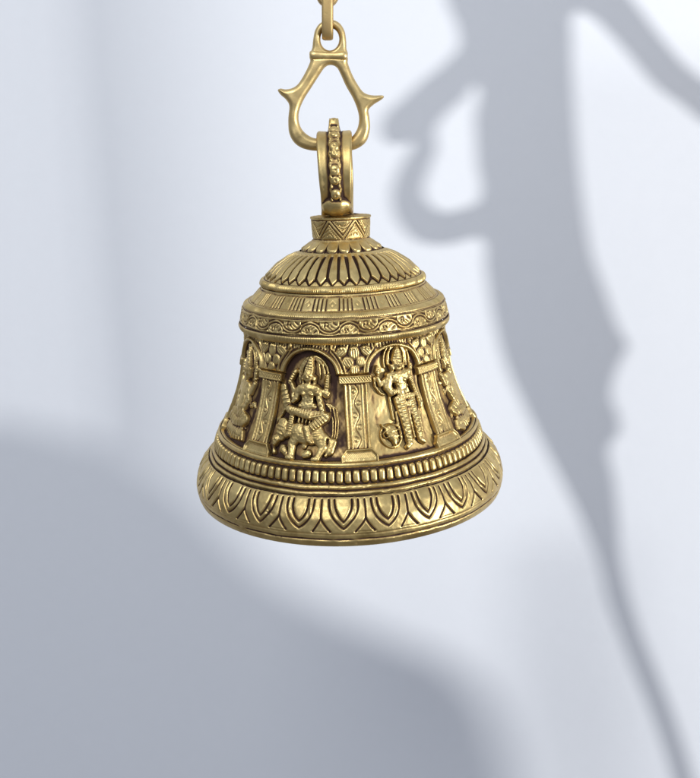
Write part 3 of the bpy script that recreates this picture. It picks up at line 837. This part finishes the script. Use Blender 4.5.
def cast_piece(name, outer, holes, T, Rr, pat0, step=.3, seed=0):
    """flat cast piece: rounded edges, thickness 2T, traced outline, slight surface unevenness"""
    o = smooth_poly(outer); hs = [smooth_poly(h) for h in holes]
    x0, y0 = o.min(0) - 1.5; x1, y1 = o.max(0) + 1.5
    X, Y = np.meshgrid(np.arange(x0, x1, step), np.arange(y0, y1, step))
    d = poly_sdf(X, Y, o)
    for h in hs: d = np.minimum(d, -poly_sdf(X, Y, h))
    gy, gx = np.gradient(d, step); g = np.hypot(gx, gy) + 1e-6
    out = (d < 0) & (d > -2.2 * step)
    X = np.where(out, X - d * gx / g, X); Y = np.where(out, Y - d * gy / g, Y)
    r = np.random.RandomState(seed); un = 0
    for _ in range(10): un = un + np.sin(X * r.uniform(-.5, .5) + Y * r.uniform(-.5, .5) + r.uniform(0, 6))
    dd = np.clip(d, 0, Rr) / Rr
    Z = T * np.sqrt(1 - (1 - dd) ** 2) * (1 + .008 * un)
    Z = np.where(d <= 0, 0, Z)
    keep = d > -2.0 * step
    idx = np.arange(X.size).reshape(X.shape)
    F = np.stack([idx[:-1, :-1], idx[1:, :-1], idx[1:, 1:], idx[:-1, 1:]], -1)
    km = keep[:-1, :-1] & keep[1:, :-1] & keep[1:, 1:] & keep[:-1, 1:]
    pos = (d[:-1, :-1] > 0) | (d[1:, :-1] > 0) | (d[1:, 1:] > 0) | (d[:-1, 1:] > 0)
    F = F[km & pos]
    front_ = np.stack([X - 350, -Z, YH - Y], -1).reshape(-1, 3); back_ = np.stack([X - 350, Z, YH - Y], -1).reshape(-1, 3)
    V = np.concatenate([front_, back_]) * U
    Fa = np.concatenate([F, F[:, ::-1] + X.size])
    used = np.unique(Fa); rm = np.zeros(len(V), int); rm[used] = np.arange(len(used))
    o_ = raw_mesh(name, V[used].tolist(), rm[Fa].tolist(), SATIN, hook, patina=pat0)
    pv = pat0 + .16 * np.exp(-dd * 3.5) + .02 * un
    o_.data.attributes['patina'].data.foreach_set('value', np.concatenate([pv.ravel(), pv.ravel()])[used].astype(np.float32))
    return o_
H_OUT = [(311.5,57),(310.0,62),(305.5,72),(298.8,83),(293,87.6),(286,89.2),(280.5,88.4),(277.8,90.2),(280.6,94.6),(286,99.6),(289.3,106),(288.3,119),(289,132),(293,141),(300,147),(309,150),(318,151),(334,151.4),(350,150.6),
         (360,147),(367,140),(370,128),(369.4,117),(368.6,110),(373.5,104.6),(380.5,100.2),(383.8,97.2),(382,95.2),(372.5,95.2),(364.2,92.6),(358,85),(352,74),(347.8,63),(346.5,57),(329,56)]
H_IN = [(331,65),(325.3,67),(320,74),(312,86.5),(303.5,100),(299,112),(299,122),(302.5,130),(309.5,136),(318,138.6),(334,139.8),(349,138.4),(356.4,130.5),(359,120),(357.6,110),(352.8,98),(346,86),(341,75),(336.8,67.5)]
fr_o = cast_piece('hook_frame', H_OUT, [H_IN], 5.8, 5.4, .08, seed=1)
bar = raw_mesh('hook_collar', *join([sweep(H([(309.6, 55.4, 3.2), (310.9, 55.4, 4.9), (314.5, 55.6, 5.7), (322, 56, 5.3), (336, 56.4, 5.3), (343, 56.2, 5.8), (346.4, 56.0, 4.9), (347.6, 56.0, 3.2)]), False, 1.35, squareness=2.2)]), SATIN, hook, patina=.14); fuse(bar, .4, 6)
E_OUT = [(311.6,56),(312.4,47),(313.4,38),(315.4,29.5),(320.5,22.8),(329.3,19.4),(338.2,22),(344,29.5),(346,39),(346.4,48),(346.6,56),(329,57.5)]
E_IN = [(329.8 + 9.4 * math.cos(a), 39 + 11.3 * math.sin(a)) for a in [k * PI / 6 for k in range(12)]]
eye = cast_piece('hook_eye', E_OUT, [E_IN], 5.4, 3.6, .12, seed=2)
for o in (fr_o, bar, eye): o.matrix_parent_inverse = Matrix.Translation(-Vector(hook.location))

chain = empty('hanging_chain', tuple(I2W(328, 40) * U))
tag(chain, 'short brass chain of flat links running up out of the picture from the hook eye', 'chain')
def link(cx, ytop, ybot, inplane, w=6.3, tw=4.2, hw=9.5):
    """long link; inplane=False -> seen edge on. w half-width of the strap, tw half thickness"""
    pts = []
    yc, hy = (ytop + ybot) / 2, (ybot - ytop) / 2 - tw
    for i in range(20):
        a = 2 * PI * i / 20; c, s = math.cos(a), math.sin(a)
        sx = math.copysign(abs(c) ** .8, c) * hw; sy = math.copysign(abs(s) ** .6, s) * hy
        taper = 1.0
        pts.append((*(I2W(cx, yc + sy, sx) if not inplane else I2W(cx + sx, yc + sy, 0)), tw * taper))
    return sweep(pts, True, w / tw, squareness=3.6, sub=4, up=Vector((1, 0, 0)) if not inplane else Vector((0, 1, 0)))
for k, (cx, yt, yb, ip, w, tw, hw) in enumerate(((327.6, -38, 40.4, False, 5.6, 3.7, 9.2), (327.6, -92, 7.0, True, 6.2, 4.2, 10.5), (327.4, -146, -62, False, 5.8, 3.9, 9.4), (327.2, -200, -116, True, 6.2, 4.2, 10.5))):
    o = raw_mesh('chain_link', *join([link(cx, yt, yb, ip, w, tw, hw)]), SATIN, chain, patina=.34)
    o.matrix_parent_inverse = Matrix.Translation(-Vector(chain.location))

# ------------------------------------------------------------------ wall
WY = 900.0
def slab(name, x0, x1, y0, y1, z0, z1, mat):
    V = [Vector((x, y, z)) * U for x in (x0, x1) for y in (y0, y1) for z in (z0, z1)]
    F = [(0, 1, 3, 2), (4, 6, 7, 5), (0, 4, 5, 1), (2, 3, 7, 6), (0, 2, 6, 4), (1, 5, 7, 3)]
    return raw_mesh(name, V, F, mat, smooth=False)
wall = slab('background_wall', -3200, 3200, WY, WY + 60, -2600, 2600, WALL)
tag(wall, 'plain white wall behind the bell with soft grey shadows across it', 'wall', kind='structure')

# ------------------------------------------------------------------ lamps
KDIST = 6000.0; KA = math.radians(52)
WC = Vector((0, WY, -320))
KEY = WC + Vector((math.sin(KA) * KDIST, -math.cos(KA) * KDIST, 260))
def lamp(name, typ, loc, target, energy, color, **kw):
    l = bpy.data.lights.new(name, typ); l.energy = energy; l.color = color
    for k, v in kw.items(): setattr(l, k, v)
    o = bpy.data.objects.new(name, l); COL.objects.link(o); o.location = loc * U
    o.rotation_euler = (Vector(target) - loc).to_track_quat('-Z', 'Y').to_euler()
    return o
lamp('key_lamp', 'SPOT', KEY, WC, 288.0, (.965, .98, 1.0), shadow_soft_size=104 * U, spot_size=math.radians(60), spot_blend=.3)
lamp('soft_front_lamp', 'AREA', Vector((-700, -2100, 1700)), (0, 0, -250), 10.0, (.95, .98, 1), shape='RECTANGLE', size=1500 * U, size_y=900 * U)

w = bpy.data.worlds.new('World'); scene.world = w; w.use_nodes = True
wn, wl = w.node_tree.nodes, w.node_tree.links
bg = wn['Background']; bg.inputs['Strength'].default_value = 1.0
tcw = wn.new('ShaderNodeTexCoord'); sep = wn.new('ShaderNodeSeparateXYZ'); crw = wn.new('ShaderNodeValToRGB'); mr = wn.new('ShaderNodeMapRange')
wl.new(tcw.outputs['Generated'], sep.inputs[0]); wl.new(sep.outputs['Z'], mr.inputs['Value']); mr.inputs['From Min'].default_value = -1
wl.new(mr.outputs[0], crw.inputs[0]); wl.new(crw.outputs[0], bg.inputs['Color'])
e = crw.color_ramp.elements; e[0].position = .15; e[0].color = (.20, .195, .20, 1); e[1].position = .85; e[1].color = (.62, .695, .85, 1)
k = e.new(.48); k.color = (.24, .265, .33, 1)

# ------------------------------------------------------------------ added out-of-view casters, shaped for the shadows they throw on the wall
KW = (D + WY) / D
def wallpt(x, y): return Vector(((x - 350) * KW, WY, (YH - y) * KW))
def toward(x, y, d):
    W = wallpt(x, y); t = d / (WY - KEY.y); return W + (KEY - W) * t
def solid(name, outline, d, thick, mat, bevel=6, hole=None, dfn=None):
    cu = bpy.data.curves.new(name, 'CURVE'); cu.dimensions = '2D'; cu.fill_mode = 'BOTH'
    cu.extrude = thick * U / 2; cu.bevel_depth = bevel * U; cu.bevel_resolution = 3; cu.offset = -bevel * U
    for ol in [outline] + ([hole] if hole else []):
        sp = cu.splines.new('BEZIER'); sp.bezier_points.add(len(ol) - 1); sp.use_cyclic_u = True; sp.resolution_u = 6
        for b, (x, y) in zip(sp.bezier_points, ol):
            p = toward(x, y, d); b.co = (p.x * U, p.z * U, 0); b.handle_left_type = b.handle_right_type = 'AUTO'
    o = bpy.data.objects.new(name, cu); COL.objects.link(o)
    o.rotation_euler = (PI / 2, 0, 0); o.location = (0, (WY - d) * U, 0)
    dg = bpy.context.evaluated_depsgraph_get(); dg.update()
    me = bpy.data.meshes.new_from_object(o.evaluated_get(dg)); bpy.data.objects.remove(o)
    n = bpy.data.objects.new(name, me); COL.objects.link(n)
    n.rotation_euler = (PI / 2, 0, 0); n.location = (0, (WY - d) * U, 0)
    me.materials.clear(); me.materials.append(mat)
    return n
A_OUT = [(448,-60),(449,0),(460,28),(462,44),(448,62),(426,80),(406,98),(386,118),(383,132),(392,144),(408,142),(414,142),(406,160),(397,180),(394,202),(402,224),(418,240),(440,245),(462,241),(482,238),
         (488,270),(496,320),(508,365),(526,405),(548,450),(570,492),(588,530),(601,562),(610,598),(623,634),(640,676),(659,724),(676,778),(689,830),(702,830),
         (689,774),(673,722),(655,674),(638,630),(626,590),(619,556),(616,520),(612,482),(607,447),(617,432),(616,416),(609,396),(616,366),(625,346),(616,328),(603,292),(590,256),(582,210),(576,160),(572,100),(570,40),
         (574,12),(590,15),(610,32),(632,56),(658,86),(680,102),(720,124),(740,92),(710,84),(687,68),(663,42),(643,16),(622,-12),(596,-60)]
A_HOLE = [(476,84),(462,98),(446,112),(434,128),(434,150),(426,172),(421,191),(427,204),(444,212),(464,208),(480,201),(479,160),(477,120)]
br = solid('hooked_shadow_caster', A_OUT, 500, 6, CASTER_BROWN, 2, hole=A_HOLE)  # added unseen cutout, outlined after the hooked wall shadow
tag(br, 'added brown cutout out of view at the right, shaped to cast the large hooked shadow', 'shadow caster')
B_OUT = [(-28,424),(20,426),(70,438),(120,456),(165,480),(200,508),(228,538),(260,570),(305,600),(352,624),(402,645),(446,666),(476,694),(496,735),(508,790),(512,1000),(512,1400),(-28,1400)]
pl = solid('lower_shadow_caster', B_OUT, 1230, 8, CASTER_GREY, 6)  # added unseen panel, outlined after the lower-left wall shadow
tag(pl, 'added grey panel out of view at the right, shaped to cast the soft lower shadow', 'screen')

def shade_strip(name, quad, d0, d1, mat, label):
    """added sheer strip that dims part of the wall; quad in wall pixels: (xl_top, xr_top, ytop, xl_bot, xr_bot, ybot); depth runs d0 -> d1 left to right"""
    xlt, xrt, yt, xlb, xrb, yb = quad; nu, nv = 60, 30
    P = np.zeros((nv, nu, 3))
    for j in range(nv):
        v = j / (nv - 1); y = yt + (yb - yt) * v; xl = xlt + (xlb - xlt) * v; xr = xrt + (xrb - xrt) * v
        for i in range(nu):
            u = i / (nu - 1); p = toward(xl + (xr - xl) * u, y, d0 + (d1 - d0) * u)
            P[j, i] = (p.x, p.y + 10 * math.sin(u * 19 + v), p.z)
    o = grid_mesh(name, P, np.zeros((nv, nu)), mat)
    s = o.modifiers.new('thickness', 'SOLIDIFY'); s.thickness = .0006
    tag(o, label, 'curtain', 'added dimming strips beyond the right edge')
    return o
shade_strip('sheer_shade_strip', (20, 112, -600, 102, 190, 520), 960, 2300, sheer('sheer_dimmer', .55), 'narrow sheer strip added out of view at the right, shading the left of the wall')  # unseen strips added to thin the key light on the wall
shade_strip('sheer_shade_strip', (-60, 20, -600, -60, 84, 520), 1500, 1000, sheer('pale_dimmer', .13), 'pale sheer strip added out of view at the right, dimming the far left of the wall')
shade_strip('sheer_shade_strip', (520, 780, 60, 560, 800, 900), 1750, 1500, sheer('faint_dimmer', .10), 'widest and faintest sheer strip, added out of view to dim the right of the wall')
shade_strip('sheer_shade_strip', (500, 620, 540, 520, 640, 900), 1300, 1500, sheer('thin_dimmer', .14), 'low faint sheer strip added out of view at the right, shading the lower right of the wall')

# ------------------------------------------------------------------ camera
cam = bpy.data.cameras.new('Camera'); co = bpy.data.objects.new('Camera', cam); COL.objects.link(co)
co.location = (0, -D * U, 0); co.rotation_euler = (PI / 2, 0, 0)
cam.sensor_fit = 'HORIZONTAL'; cam.sensor_width = 36; cam.lens = 36 * D / 700.0
cam.shift_y = -(389 - YH) / 700.0
cam.clip_start = .01; cam.clip_end = 100
scene.camera = co
vs = scene.view_settings; vs.view_transform = 'Standard'; vs.look = 'None'; vs.exposure = 0; vs.gamma = 1
scene.render.resolution_x = 921; scene.render.resolution_y = 1024
